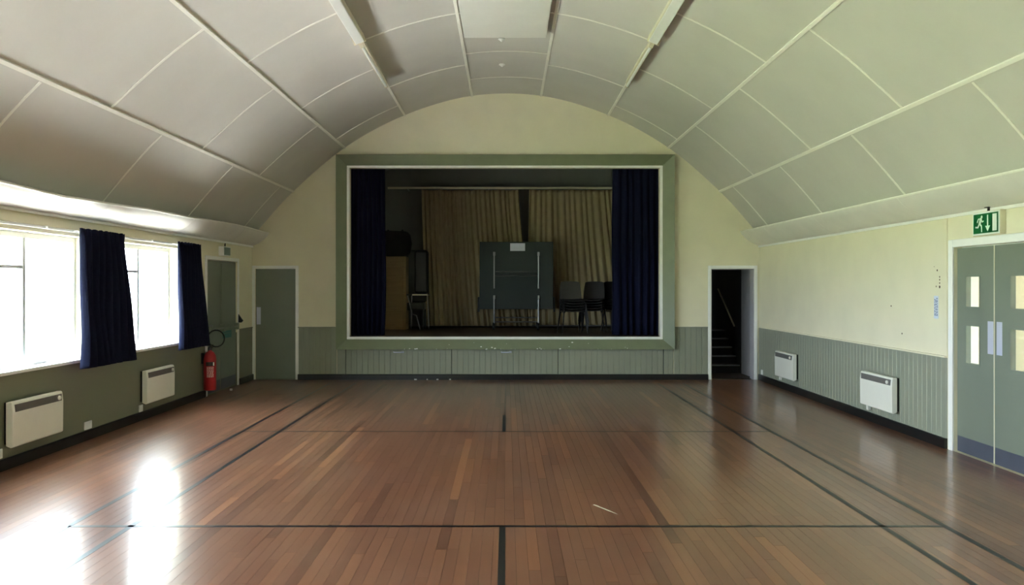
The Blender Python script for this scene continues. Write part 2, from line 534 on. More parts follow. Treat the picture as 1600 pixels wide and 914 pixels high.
# ------------------------------------------------------------------ walls
# openings: windows on the left
WIN = [(7.18, 9.08), (9.70, 11.60), (4.66, 6.56), (2.14, 4.04), (-0.38, 1.52)]
WZ0, WZ1 = 0.89, 2.20
def wall_with_holes(mb, a0, a1, z0, z1, holes, put):
    """holes: (a0,a1,z0,z1) sorted along a; put(a,b,z0,z1) adds one block"""
    a = a0
    for h in sorted(holes):
        if h[0] > a: put(a, h[0], z0, z1)
        if h[2] > z0: put(h[0], h[1], z0, h[2])
        if h[3] < z1: put(h[0], h[1], h[3], z1)
        a = h[1]
    if a < a1: put(a, a1, z0, z1)
mb = MB()
D1 = (12.66, 14.10, 0.0, 2.085)
wall_with_holes(mb, Y0, YF+TH, -0.3, 2.9, [(a, b, WZ0, WZ1) for a, b in WIN]+[D1], lambda a, b, z0, z1: mb.box(XL-TH, XL, a, b, z0, z1))
wall_left = structure(mb.build('wall_left', 'wall_left'), 'left wall, cream above and dull green below the windows', 'wall')
mb = MB()
D4 = (7.14, 8.44, 0.0, 2.065)
RWIN = []
wall_with_holes(mb, Y0, YB+0.2, -0.3, 2.9, [D4]+RWIN, lambda a, b, z0, z1: mb.box(XR, XR+TH, a, b, z0, z1))
wall_right = structure(mb.build('wall_right', 'cream'), 'cream right wall with grey green boarded dado', 'wall')
structure(MB().box(XL-TH, XR+TH, Y0-TH, Y0, -0.3, 5.6).build('wall_back', 'cream'), 'cream wall at the back of the hall', 'wall')
# stage wall with proscenium opening and two doorways
DL = (-4.51, -3.787, 0, 1.99)
DR = (3.672, 4.443, 0, 1.99)
PO = (-2.83, 2.765, STAGE-0.012, 3.81)
mb = MB()
wall_with_holes(mb, XL-TH, XR+TH, -0.3, 5.6, [DL, PO, DR], lambda a, b, z0, z1: mb.box(a, b, YF, YF+0.2, z0, z1))
wall_front = structure(mb.build('wall_front', 'cream'), 'cream stage wall with proscenium opening and boarded dado', 'wall')

# ---- dado boards
def board(parent, horizontal_axis, a, b, z0, z1, face, out, m='green'):
    """one vertical tongue and groove board, chamfered edges; out = direction into the room"""
    t = 0.014; c = 0.007
    pts = [(a+0.0005, 0), (b-0.0005, 0), (b-0.0005, t-c), (b-c-0.0005, t), (a+c+0.0005, t), (a+0.0005, t-c)]
    if horizontal_axis == 'x':
        q = [(p, face+out*d) for p, d in pts]
    else:
        q = [(face+out*d, p) for p, d in pts]
    MB().prism(q, 2, z0, z1).build('dado_board', m, parent)
def boards(parent, ax, a, b, z0, z1, face, out, w=0.1):
    n = max(1, round((b-a)/w)); s = (b-a)/n
    for k in range(n):
        board(parent, ax, a+k*s, a+(k+1)*s, z0, z1, face, out)
boards(wall_front, 'x', -3.742, -3.05, 0.0, 0.93, YF, -1)
boards(wall_front, 'x', 3.005, 3.612, 0.0, 0.93, YF, -1)
boards(wall_right, 'y', 8.565, YF-0.005, 0.0, 0.935, XR, -1)
# dado caps
MB().box(-3.742, -3.05, YF-0.024, YF, 0.93, 0.948).build('dado_cap', 'green', wall_front)
MB().box(3.005, 3.612, YF-0.024, YF, 0.93, 0.948).build('dado_cap', 'green', wall_front)
MB().box(XR-0.026, XR, 8.565, YF-0.026, 0.935, 0.952).build('dado_cap', 'cream', wall_right)
MB().box(XR-0.010, XR, 8.560, 8.60, 0.952, 2.372).build('cover_strip', 'cream', wall_right)
# left wall: boarded patch between fire door and corner
MB().box(XL, XL+0.012, 14.17, YF-0.004, 0.0, 0.93).build('dado_panel', 'greenL', wall_left)
MB().box(XL, XL+0.022, 14.17, YF-0.004, 0.93, 0.948).build('dado_cap', 'greenL', wall_left)
# stage front: removable access panels of boards
PX = [-3.04, -2.885, -0.985, 0.925, 2.815, 2.995]
MB().box(PX[0], PX[-1], YF-0.003, YF, 0.10, 0.552).build('panel_backing', 'dark', wall_front)  # dark sheet added so the gaps between panels look shaded
for k in range(5):
    a, b = PX[k]+0.005, PX[k+1]-0.005
    ap = MB().box(a, b, YF-0.006, YF, 0.10, 0.552).build('access_panel' if 0 < k < 4 else 'end_panel', 'green', wall_front)
    n = max(1, round((b-a)/0.1)); s = (b-a)/n
    for j in range(n):
        t = 0.012; c = 0.006
        pts = [(a+j*s+0.0004, YF-0.006), (a+(j+1)*s-0.0004, YF-0.006), (a+(j+1)*s-0.0004, YF-0.006-t+c), (a+(j+1)*s-c, YF-0.006-t), (a+j*s+c, YF-0.006-t), (a+j*s+0.0004, YF-0.006-t+c)]
        MB().prism(pts, 2, 0.10, 0.552).build('dado_board', 'green', ap)
    if k in (1, 2):
        hx = (-1.945, -0.015)[k-1]
        h = MB()
        h.tube([(hx-0.08, YF-0.02, 0.497), (hx-0.075, YF-0.05, 0.494), (hx, YF-0.056, 0.492), (hx+0.075, YF-0.05, 0.494), (hx+0.08, YF-0.02, 0.497)], 0.011)
        h.rbox(hx+0.065, hx+0.105, YF-0.026, YF-0.016, 0.48, 0.51, 0.003, 1)
        h.build('handle', 'plate', ap)

# ---- skirtings
structure(MB().prism([(XL, 0), (XL+0.024, 0), (XL+0.024, 0.09), (XL+0.016, 0.105), (XL, 0.105)], 1, Y0, 12.585).build('baseboard_left', 'black'), 'black skirting board under the left windows', 'skirting')
MB().prism([(XL, 0), (XL+0.036, 0), (XL+0.036, 0.09), (XL+0.028, 0.105), (XL, 0.105)], 1, 14.175, YF).build('skirting_piece', 'black', bpy.data.objects['baseboard_left'])
structure(MB().prism([(YF-0.040, 0), (YF-0.040, 0.085), (YF-0.032, 0.10), (YF, 0.10), (YF, 0)], 0, -3.742, 3.612).build('baseboard_front', 'black'), 'black skirting board below the stage', 'skirting')
structure(MB().prism([(XR, 0), (XR-0.036, 0), (XR-0.036, 0.09), (XR-0.028, 0.105), (XR, 0.105)], 1, 8.565, YF-0.04).build('baseboard_right', 'black'), 'black skirting board under the right dado', 'skirting')

# ---- proscenium frame: four splayed boards and a white inner bead
pros = setting('trim_3', 'green splayed proscenium frame with white inner bead around the stage', 'proscenium frame')
ox0, ox1, oz0, oz1 = -3.04, 2.994, 0.552, 4.023
ix0, ix1, iz0, iz1 = -2.862, 2.799, 0.724, 3.839
yo, yi = YF-0.13, YF-0.028
def splay(o, i):
    # o: two outer corners, i: two inner corners (x,z)
    vs = [(o[0][0], yo, o[0][1]), (o[1][0], yo, o[1][1]), (i[1][0], yi, i[1][1]), (i[0][0], yi, i[0][1]),
          (o[0][0], YF, o[0][1]), (o[1][0], YF, o[1][1]), (i[1][0], YF, i[1][1]), (i[0][0], YF, i[0][1])]
    MB().add(vs, [(0, 1, 2, 3), (4, 7, 6, 5), (0, 4, 5, 1), (1, 5, 6, 2), (2, 6, 7, 3), (3, 7, 4, 0)]).build('frame_board', 'frame_green', pros)
O = [(ox0, oz0), (ox1, oz0), (ox1, oz1), (ox0, oz1)]
I = [(ix0, iz0), (ix1, iz0), (ix1, iz1), (ix0, iz1)]
for k in range(4):
    splay((O[k], O[(k+1) % 4]), (I[k], I[(k+1) % 4]))
bx0, bx1, bz0, bz1 = -2.814, 2.750, 0.772, 3.797
for a in ((ix0, ix1, iz0, bz0), (ix0, ix1, bz1, iz1), (ix0, bx0, bz0, bz1), (bx1, ix1, bz0, bz1)):
    MB().rbox(a[0], a[1], YF-0.036, YF+0.0, a[2], a[3], 0.004, 1).build('white_bead', 'white', pros)
# paint chips knocked out of the lower frame board
random.seed(11)
chips = MB()
for k in range(30):
    cx = random.uniform(-2.2, 2.2); s = random.choice((0.006, 0.008, 0.012, 0.02))
    t = random.random()**3
    zz = oz0+0.004+t*0.15; yy = yo+(yi-yo)*(zz-oz0)/(iz0-oz0)-0.0006
    n = 6
    ring = [(cx+s*random.uniform(0.5, 1.3)*math.cos(2*PI*j/n), zz+0.6*s*random.uniform(0.4, 1.2)*math.sin(2*PI*j/n)) for j in range(n)]
    slope = (yi-yo)/(iz0-oz0)
    f = [(a, yo+slope*(b-oz0)-0.0008, b) for a, b in ring]; bk = [(a, y+0.002, b) for a, y, b in f]
    chips.add(f+bk, [list(range(n)), list(range(n, 2*n))]+[(j, (j+1) % n, n+(j+1) % n, n+j) for j in range(n)])
cobj = chips.build('chipped_paint', 'plastic_white', pros); cobj['kind'] = 'stuff'; cobj['label'] = 'white chips in the green paint'

# ------------------------------------------------------------------ windows
def make_window(idx, y0, y1, side, label):
    xw = XL if side < 0 else XR
    w = setting('window_%d' % idx, label, 'window', (xw, (y0+y1)/2, WZ0))
    ym = (y0+y1)/2; H = WZ1-WZ0; hw = (y1-y0)/2
    xo = side*0.17            # glazing plane inside the wall
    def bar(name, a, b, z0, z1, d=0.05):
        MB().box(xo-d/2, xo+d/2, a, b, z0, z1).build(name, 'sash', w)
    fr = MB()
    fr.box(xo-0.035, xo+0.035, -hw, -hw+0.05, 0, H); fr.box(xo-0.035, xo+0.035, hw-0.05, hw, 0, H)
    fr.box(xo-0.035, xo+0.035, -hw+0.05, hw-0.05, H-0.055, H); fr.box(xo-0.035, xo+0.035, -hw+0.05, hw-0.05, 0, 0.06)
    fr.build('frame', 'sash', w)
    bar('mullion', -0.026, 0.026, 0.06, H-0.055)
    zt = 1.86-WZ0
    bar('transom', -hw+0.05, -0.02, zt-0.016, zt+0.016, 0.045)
    for a, b, z0, z1 in ((-hw+0.05, -0.02, 0.06, zt-0.016), (-hw+0.05, -0.02, zt+0.016, H-0.055), (0.02, hw-0.05, 0.06, H-0.055)):
        MB().box(xo-0.003, xo+0.003, a, b, z0, z1).build('pane', 'glass', w)
    MB().rbox(min(-side*0.035, xo-side*0.035), max(-side*0.035, xo-side*0.035), -hw-0.0, hw+0.0, -0.03, 0.003, 0.004, 1).build('sill', 'white', w)
    st = MB().tube([(xo-side*0.04, 0.05, 0.42), (xo-side*0.07, 0.08, 0.42), (xo-side*0.07, 0.16, 0.40)], 0.006)
    st.build('stay', 'steel', w)
    # portal: guides the sampling of the daylight that comes through this opening
    ld = bpy.data.lights.new('window_portal', 'AREA'); ld.shape = 'RECTANGLE'
    ld.size = H; ld.size_y = y1-y0; ld.cycles.is_portal = True
    lo = bpy.data.objects.new('window_portal', ld); COL.objects.link(lo)
    lo.location = (xw+side*0.23, ym, WZ0+H/2)
    lo.rotation_euler = (0, side*PI/2, 0)
    return w
names = ['white framed window left of the near navy curtain, cut by photo edge', 'white framed window between the two navy curtains',
         'white framed window, third from the fire exit door', 'white framed window, fourth from the fire exit door', 'white framed window, fifth and farthest from the fire exit door']
for k, (a, b) in enumerate(WIN):
    make_window(k+1, a, b, -1, names[k])
for k, h in enumerate(RWIN):
    make_window(6+k, h[0], h[1], 1, ['far', 'middle', 'near'][k]+' unseen white framed window in the right wall')
# curtain rail
rail = thing('curtain_rail', 'long white curtain rail above the left windows', 'curtain rail', (XL, 7.9, 2.25))
MB().rbox(0.0, 0.03, -6.0, 4.45, -0.012, 0.012, 0.003, 1).build('track', 'white', rail)
MB().box(0.0, 0.018, -6.0, 4.35, 0.018, 0.085).build('backing_board', 'cream', rail)
for k in range(9):
    MB().rbox(0.0, 0.05, -5.8+k*1.22, -5.78+k*1.22, -0.01, 0.02, 0.003, 1).build('bracket', 'white', rail)

# ------------------------------------------------------------------ doors
def casing(parent, ax, a, b, ztop, face, out, w=0.06, t=0.022):
    """three piece architrave around an opening a..b"""
    for n, (p, q, z0, z1) in enumerate(((a-w, a, 0, ztop+w), (b, b+w, 0, ztop+w), (a, b, ztop, ztop+w))):
        m = MB()
        lo, hi = (face, face+out*t) if out > 0 else (face+out*t, face)
        if ax == 'x': m.rbox(p, q, lo, hi, z0, z1, 0.005, 1)
        else: m.rbox(lo, hi, p, q, z0, z1, 0.005, 1)
        m.build('casing', 'white', parent)
# door_1: fire exit in the left wall, double leaves
d1 = setting('door_1', 'grey green double fire exit door with panic bar in the left wall', 'door')
casing(d1, 'y', D1[0], D1[1], D1[3], XL, 1)
mid = 13.33
for a, b in ((D1[0]+0.012, mid-0.003), (mid+0.003, D1[1]-0.012)):
    leaf = MB().rbox(XL-0.06, XL-0.015, a, b, 0.008, D1[3]-0.012, 0.003, 1).build('leaf', 'door_green', d1)
    MB().box(XL-0.015, XL-0.012, a+0.02, b-0.02, 0.02, 0.19).build('kick_plate', 'kick', leaf)
lin_ = MB(); lin_.box(XL-0.12, XL-0.06, D1[0], D1[1], 0.0, D1[3]); lin_.build('door_stop_lining', 'white', d1)
pb = MB()
pb.tube([(XL+0.05, D1[0]+0.07, 1.01), (XL+0.05, D1[1]-0.08, 1.01)], 0.012)
pb.rbox(XL-0.015, XL+0.06, D1[0]+0.05, D1[0]+0.10, 0.95, 1.06, 0.008, 1)
pb.rbox(XL-0.015, XL+0.06, mid-0.05, mid+0.05, 0.95, 1.07, 0.008, 1)
pb.rbox(XL-0.015, XL+0.06, D1[1]-0.12, D1[1]-0.05, 0.95, 1.06, 0.008, 1)
pb.tube([(XL+0.0, mid, 1.06), (XL+0.0, mid, 2.04)], 0.008)
pb.build('panic_bar', 'door_green', d1)
la = MB(); la.prism([(XL+0.022, 1.06), (XL+0.07, 1.06), (XL+0.10, 1.09), (XL+0.07, 1.13), (XL+0.022, 1.20)], 1, D1[1]+0.005, D1[1]+0.04)
la.build('latch', 'dark', d1)
kn = MB().lathe([(0.012, 0), (0.012, 0.03), (0.026, 0.04), (0.028, 0.055), (0.014, 0.065)], (XL-0.015, D1[0]+0.14, 1.06), 16, 0).build('knob', 'steel', d1)
sg = MB().rbox(XL-0.015, XL-0.009, mid+0.10, mid+0.52, 0.83, 0.95, 0.002, 1).build('push_bar_sign', 'teal', d1)
sg['label'] = 'small teal notice plate on the leaf'
MB().box(XL-0.009, XL-0.008, mid+0.14, mid+0.48, 0.905, 0.915).build('sign_stripe', 'exit_dim', sg)
# door_2: front wall left
d2 = setting('door_2', 'plain grey green single door left of the stage', 'door')
casing(d2, 'x', DL[0], DL[1], DL[3], YF, -1, 0.055)
lf = MB().rbox(DL[0]+0.004, DL[1]-0.004, YF+0.01, YF+0.055, 0.006, DL[3]-0.004, 0.003, 1).build('leaf', 'door_green', d2)
MB().rbox(DL[0]+0.02, DL[0]+0.095, YF+0.006, YF+0.011, 0.99, 1.30, 0.002, 1).build('push_plate', 'plate', lf)
MB().rbox(DL[0]+0.02, DL[1]-0.02, YF+0.006, YF+0.011, 0.02, 0.15, 0.002, 1).build('kick_plate', 'door_green', lf)
MB().box(DL[0], DL[1], YF+0.055, YF+0.2, 0, DL[3]).build('door_lining', 'white', d2)
# door_3: open doorway to the stage stairs
d3 = setting('door_3', 'open doorway with white frame right of the stage leading to dark stairs', 'doorway')
casing(d3, 'x', DR[0], DR[1], DR[3], YF, -1, 0.057)
for a in ((DR[0]-0.001, DR[0]+0.012, 0, DR[3]), (DR[1]-0.012, DR[1]+0.001, 0, DR[3]), (DR[0]+0.012, DR[1]-0.012, DR[3]-0.012, DR[3]+0.001)):
    MB().box(a[0], a[1], YF-0.001, YF+0.21, a[2], a[3]).build('lining', 'lobby_grey', d3)
# door_4: double doors in the right wall
d4 = setting('door_4', 'grey green double exit doors with four narrow glass panels on the right', 'double door')
casing(d4, 'y', D4[0], D4[1], D4[3], XR, -1, 0.078)
spl = 7.79
xf = XR+0.03            # door face
def door_leaf(a, b, ga, gb, pa, pb_):
    m = MB()
    holes = [(ga, gb, 0.91, 1.28), (ga, gb, 1.47, 1.765)]
    m.box(xf, xf+0.045, a, ga, 0.008, 2.055); m.box(xf, xf+0.045, gb, b, 0.008, 2.055)
    for z0, z1 in ((0.008, 0.91), (1.28, 1.47), (1.765, 2.055)):
        m.box(xf, xf+0.045, ga, gb, z0, z1)
    leaf = m.build('leaf', 'door_green', d4)
    for _, _, z0, z1 in holes:
        pn = MB().box(xf+0.030, xf+0.036, ga, gb, z0, z1).build('pane', 'glass', leaf)
        bd = MB()
        for c in ((ga-0.012, ga, z0-0.012, z1+0.012), (gb, gb+0.012, z0-0.012, z1+0.012), (ga, gb, z0-0.012, z0), (ga, gb, z1, z1+0.012)):
            bd.box(xf-0.004, xf+0.0005, c[0], c[1], c[2], c[3])
        bd.build('bead', 'door_green', leaf)
    MB().rbox(xf-0.003, xf+0.001, pa, pb_, 1.03, 1.34, 0.001, 1).build('push_plate', 'plate', leaf)
    MB().rbox(xf-0.003, xf+0.001, a+0.01, b-0.01, 0.01, 0.165, 0.001, 1).build('kick_plate', 'kick', leaf)
door_leaf(spl+0.004, D4[1]-0.006, 8.04, 8.27, 7.81, 7.90)
door_leaf(D4[0]+0.006, spl-0.004, 7.31, 7.54, 7.67, 7.755)
MB().box(xf-0.004, xf+0.0, spl-0.004, spl+0.009, 0.008, 2.055).build('meeting_strip', 'fitting', d4)
for a in ((D4[0]-0.001, D4[0]+0.012, 0, D4[3]), (D4[1]-0.012, D4[1]+0.001, 0, D4[3]), (D4[0]+0.012, D4[1]-0.012, D4[3]-0.012, D4[3]+0.001)):
    MB().box(XR+0.08, XR+TH, a[0], a[1], a[2], a[3]).build('lining', 'white', d4)

# lobby behind the double doors: cream walls and an unseen window added to light them
mb = MB()
mb.box(XR+TH, 7.6, 5.3, 5.5, -0.3, 2.9); mb.box(XR+TH, 7.6, 10.3, 10.5, -0.3, 2.9)
mb.box(7.6, 7.8, 5.3, 10.5, -0.3, 0.9); mb.box(7.6, 7.8, 5.3, 10.5, 2.1, 2.9)
mb.box(7.6, 7.8, 5.3, 6.0, 0.9, 2.1); mb.box(7.6, 7.8, 8.0, 10.5, 0.9, 2.1)
structure(mb.build('wall_lobby', 'cream'), 'cream entrance lobby walls seen through the door glass', 'wall')
structure(MB().box(XR+TH, 7.6, 5.5, 10.3, -0.3, 0.0).build('floor_lobby', 'lobby_grey'), 'pale lobby floor behind the double doors', 'floor')
structure(MB().box(XR+TH, 7.8, 5.3, 10.5, 2.9, 3.0).build('ceiling_lobby', 'ceil'), 'white lobby ceiling behind the double doors', 'ceiling')
lw = setting('window_9', 'small lobby window behind the double doors', 'window')
for a in (6.0, 6.65, 7.3):
    MB().box(7.68, 7.686, a+0.03, a+0.63, 0.93, 2.07).build('pane', 'glass', lw)
fr = MB()
for a in (6.015, 6.65, 7.3, 7.97):
    fr.box(7.66, 7.72, a-0.03, a+0.03, 0.9, 2.1)
fr.box(7.66, 7.72, 6.0, 8.0, 0.9, 0.93); fr.box(7.66, 7.72, 6.0, 8.0, 2.07, 2.1)
fr.build('frame', 'white', lw)

# ------------------------------------------------------------------ stage shell and stairs
YS = YF+0.2
structure(MB().box(XL-0.02, 3.56, YS, YB, 0.55, STAGE).build('floor_stage', 'stage_floor'), 'dark wooden stage floor', 'stage floor')
MB().box(3.56, XR, 17.20, YB, 0.55, STAGE).build('landing', 'stage_floor', bpy.data.objects['floor_stage'])
MB().box(PO[0], PO[1], YF-0.0, YS, STAGE-0.012, STAGE).build('stage_edge', 'stage_floor', bpy.data.objects['floor_stage'])
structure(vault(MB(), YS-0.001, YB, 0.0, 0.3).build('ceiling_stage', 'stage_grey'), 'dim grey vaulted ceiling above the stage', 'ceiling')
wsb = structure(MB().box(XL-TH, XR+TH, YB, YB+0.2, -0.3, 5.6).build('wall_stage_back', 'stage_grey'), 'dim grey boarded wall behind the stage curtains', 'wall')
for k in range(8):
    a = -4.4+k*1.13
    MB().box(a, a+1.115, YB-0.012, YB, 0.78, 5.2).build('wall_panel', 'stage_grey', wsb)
structure(MB().box(XL-TH, XL, YF+TH, YB+0.2, -0.3, 2.9).build('wall_stage_left', 'stage_grey'), 'grey wall at the left wing of the stage', 'wall')
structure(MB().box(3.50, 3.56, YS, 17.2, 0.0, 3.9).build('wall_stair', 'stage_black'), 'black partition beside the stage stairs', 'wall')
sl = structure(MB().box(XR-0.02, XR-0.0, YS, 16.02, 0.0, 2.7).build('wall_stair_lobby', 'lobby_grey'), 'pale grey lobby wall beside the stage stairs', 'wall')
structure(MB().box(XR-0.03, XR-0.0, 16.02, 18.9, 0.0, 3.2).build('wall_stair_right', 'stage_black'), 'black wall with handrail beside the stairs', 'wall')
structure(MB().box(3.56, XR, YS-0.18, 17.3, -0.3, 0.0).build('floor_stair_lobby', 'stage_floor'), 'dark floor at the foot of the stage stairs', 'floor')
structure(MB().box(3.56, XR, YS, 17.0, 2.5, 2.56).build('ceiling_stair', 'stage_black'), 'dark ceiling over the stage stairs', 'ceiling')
st = setting('stair_flight', 'five dark steps up to the stage with pale nosings', 'stairs', (3.56, 16.1, 0))
for k in range(5):
    z = 0.155*(k+1); y = 0.27*k
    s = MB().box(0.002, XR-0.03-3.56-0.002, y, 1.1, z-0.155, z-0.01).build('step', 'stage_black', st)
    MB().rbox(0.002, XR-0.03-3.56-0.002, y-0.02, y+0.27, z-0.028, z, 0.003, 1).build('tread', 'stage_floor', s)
    MB().box(0.02, 0.96, y-0.024, y+0.012, z-0.012, z+0.002).build('nosing', 'steel', s)
hr = thing('handrail', 'thin pale handrail sloping up the dark stair wall', 'handrail', (XR-0.03, 16.3, 0.9))
MB().tube([(-0.05, 0, 0), (-0.05, 1.25, 0.72)], 0.017).build('rail', 'fitting', hr)
for t in (0.15, 0.85):
    MB().tube([(-0.05, 1.25*t, 0.72*t), (-0.05, 1.25*t, 0.72*t-0.05), (0, 1.25*t, 0.72*t-0.06)], 0.007).build('bracket', 'steel', hr)

# ------------------------------------------------------------------ curtains
def cloth(name, m, P, nu, nv, parent=None, t=0.006):
    mb = MB().grid(P, nu, nv)
    o = mb.build(name, m, parent)
    sol = o.modifiers.new('thickness', 'SOLIDIFY'); sol.thickness = t; sol.offset = 0
    return o
def window_curtain(label, y0, y1, flare, seed):
    random.seed(seed)
    nf = 8
    ph = [random.uniform(-0.5, 0.5) for _ in range(nf+2)]
    am = [random.uniform(0.7, 1.25) for _ in range(nf+2)]
    root = thing('window_curtain', label, 'curtain', (-4.42, (y0+y1)/2, 0.81), 0, 'navy curtains at the left windows')
    H = 1.46
    def P(u, v):
        k = u*nf; i = int(k); f = k-i
        a = am[i]*(1-f)+am[i+1]*f
        p = ph[i]*(1-f)+ph[i+1]*f
        amp = 0.042*(0.75+0.5*(1-v))*a
        xo = amp*math.sin(2*PI*k+p)+0.012*math.sin(7*u+5*v)
        if v > 0.955: xo = xo*0.75+0.008*math.sin(2*PI*k*3)
        yy = (u-0.5)*(y1-y0)
        yy += flare*(1-v)**1.5*(u-0.15)+0.010*math.sin(9*v+3*u)
        return (xo+0.05*(1-v)*(0.3+u), yy, H*v+0.012*math.sin(2*PI*k)*(1-v)*0.6+(0.01*math.sin(2*PI*k*2+1) if v > 0.98 else 0))
    cloth('drape', 'navy', P, nf*12, 40, root)
    hd = MB()
    for k in range(10):
        yy = (k/9-0.5)*(y1-y0-0.06)
        hd.tube([(-0.03, yy, H-0.05), (-0.05, yy, H-0.02), (-0.09, yy, H-0.025)], 0.004, 6)
    hd.build('hooks', 'plastic_white', root)['kind'] = 'stuff'
window_curtain('navy blue curtain between the two left windows', 8.64, 9.66, 0.14, 3)
window_curtain('navy blue curtain beside the fire exit door', 11.20, 12.03, 0.14, 5)

def stage_curtain(label, x0, x1, seed, bulge):
    random.seed(seed)
    nf = 7
    ph = [random.uniform(-0.8, 0.8) for _ in range(nf+2)]
    root = thing('stage_curtain', label, 'curtain', ((x0+x1)/2, 15.30, STAGE+0.01), 0, 'navy house curtains at the sides of the stage')
    H = 3.20
    def P(u, v):
        k = u*nf; i = int(k); f = k-i
        p = ph[i]*(1-f)+ph[i+1]*f
        a = 0.045*(0.6+0.5*(1-v))
        return ((u-0.5)*(x1-x0)+bulge*math.sin(PI*(1-v)*0.9)*u+0.008*math.sin(8*v+6*u), a*math.sin(2*PI*k+p), H*v)
    cloth('drape', 'velvet', P, nf*12, 30, root, 0.008)
    MB().box(-(x1-x0)/2, (x1-x0)/2, -0.02, 0.02, H-0.02, H+0.06).build('heading_tape', 'velvet', root)
stage_curtain('navy velvet stage curtain at the left of the stage opening', -2.90, -2.25, 21, 0.03)
stage_curtain('navy velvet stage curtain at the right of the stage opening', 1.945, 2.86, 22, 0.0)

def backdrop(label, top, bot, y, seed, nf, zb):
    random.seed(seed)
    ph = [random.uniform(-1.2, 1.2) for _ in range(nf+2)]
    am = [random.uniform(0.5, 1.3) for _ in range(nf+2)]
    root = thing('backdrop_curtain', label, 'curtain', (0, y, STAGE+0.01), 0, 'beige backdrop curtains on the stage')
    H = 3.02
    def P(u, v):
        k = u*nf; i = int(k); f = k-i
        p = ph[i]*(1-f)+ph[i+1]*f; a = am[i]*(1-f)+am[i+1]*f
        xa = top[0]+(top[1]-top[0])*u; xb = bot[0]+(bot[1]-bot[0])*u
        w = (1-v)
        xx = xa+(xb-xa)*(w**1.25)
        sag = -0.02*abs(math.sin(PI*u*5)) if v > 0.97 else 0
        return (xx, 0.058*a*(0.5+0.6*w)*math.sin(2*PI*k+p)+0.015*math.sin(5*v+9*u), zb+(H-zb)*v+sag)
    cloth('drape', 'drape', P, nf*9, 40, root)
    return root
backdrop('beige backdrop curtain left of the gap behind the folded table', (-1.86, 0.26), (-1.76, 0.56), 18.25, 31, 20, 0.03)
backdrop('beige backdrop curtain with swept folds behind the chair stacks', (0.50, 2.75), (0.42, 3.25), 18.22, 32, 18, 0.05)
br = thing('backdrop_rail', 'thin pale curtain rail across the back of the stage', 'curtain rail', (0, 18.2, 3.83))
MB().rbox(-2.6, 3.2, -0.02, 0.02, -0.025, 0.02, 0.004, 1).build('track', 'fitting', br)
for x in (-2.2, -0.4, 1.4, 2.9):
    MB().box(x-0.01, x+0.01, -0.01, 0.65, 0.0, 0.02).build('bracket', 'steel', br)

# ------------------------------------------------------------------ ceiling lights
def fluoro(label, x, y0, y1, wide):
    i = 7 if x > 0 else 4
    n = prof_n(i, 0.0)
    p = Vector((FULL[i][0], 0, FULL[i][1]))+n*0.016
    L = y1-y0
    root = thing('ceiling_light', label, 'ceiling light', (p.x, y0, p.z), 0, 'fluorescent battens on the vault')
    root.rotation_euler = (0, math.atan2(-n.x, -n.z), 0)   # local -Z points into the room
    if wide:
        MB().prism([(-0.075, 0), (0.075, 0), (0.06, -0.085), (-0.06, -0.085)], 1, 0, L).build('housing', 'fitting', root)
        MB().rbox(-0.056, 0.056, 0.01, L-0.01, -0.11, -0.085, 0.008, 2).build('diffuser', 'tube_white', root)
        for y in (0.0, L-0.02):
            MB().rbox(-0.08, 0.08, y, y+0.02, -0.113, 0.0, 0.004, 1).build('end_cap', 'fitting', root)
    else:
        MB().prism([(-0.042, 0), (0.042, 0), (0.036, -0.07), (-0.036, -0.07)], 1, 0, L).build('housing', 'fitting', root)
        MB().tube([(0, 0.05, -0.112), (0, L-0.05, -0.112)], 0.019, 12).build('tube', 'tube_white', root)
        for y in (0.02, L-0.05):
            MB().rbox(-0.025, 0.025, y, y+0.03, -0.136, -0.07, 0.004, 1).build('lamp_holder', 'fitting', root)
fluoro('slim fluorescent batten at the stage end of the left row', -1, 10.20, 12.32, False)
fluoro('wider fluorescent batten at the top of the photo, left row', -1, 7.90, 10.14, True)
fluoro('slim fluorescent batten at the stage end of the right row', 1, 10.20, 12.32, False)
fluoro('wider fluorescent batten at the top of the photo, right row', 1, 7.90, 10.14, True)

# ------------------------------------------------------------------ heaters
def heater(label, side, yc):
    """local frame: +X points out of the wall, Y along it"""
    root = thing('panel_heater', label, 'heater', (XL if side < 0 else XR-0.014, yc, 0.20), 0 if side < 0 else PI, 'white panel heaters')
    W = 0.43
    MB().box(0.0, 0.028, -W+0.03, W-0.03, 0.03, 0.41).build('back_plate', 'dark', root)
    body = MB()
    body.prism([(0.03, 0.02), (0.075, 0.0), (0.095, 0.012), (0.098, 0.32), (0.088, 0.405), (0.078, 0.418), (0.03, 0.418)], 1, -W, W)
    o = body.build('casing', 'heater', root)
    bv = o.modifiers.new('edges', 'BEVEL'); bv.width = 0.007; bv.segments = 2
    MB().box(0.086, 0.0985, -W+0.035, W-0.035, 0.325, 0.392).build('outlet_recess', 'grille', root)
    g = MB()
    for k in range(5):
        g.box(0.0985, 0.1015, -W+0.05, W-0.16, 0.332+k*0.012, 0.337+k*0.012)
    g.build('grille', 'grille', root)['kind'] = 'stuff'
    s = 1 if side > 0 else 1
    MB().rbox(0.097, 0.102, W-0.15, W-0.045, 0.332, 0.386, 0.002, 1).build('control_panel', 'grille', root)
    MB().lathe([(0.022, 0), (0.022, 0.012), (0.016, 0.018)], (0.101, W-0.095, 0.359), 16, 0).build('knob', 'heater', root)
    if side > 0: MB().rbox(0.008, 0.05, -W+0.07, -W+0.12, -0.062, 0.03, 0.005, 1).build('cable_box', 'heater', root)
    return root
heater('white panel heater on the left wall under the window at the photo edge', -1, 7.97)
heater('white panel heater on the left wall under the farther window', -1, 10.79)
heater('white panel heater on the right dado nearest the double doors', 1, 10.0)
heater('white panel heater on the right dado nearest the open doorway', 1, 13.32)

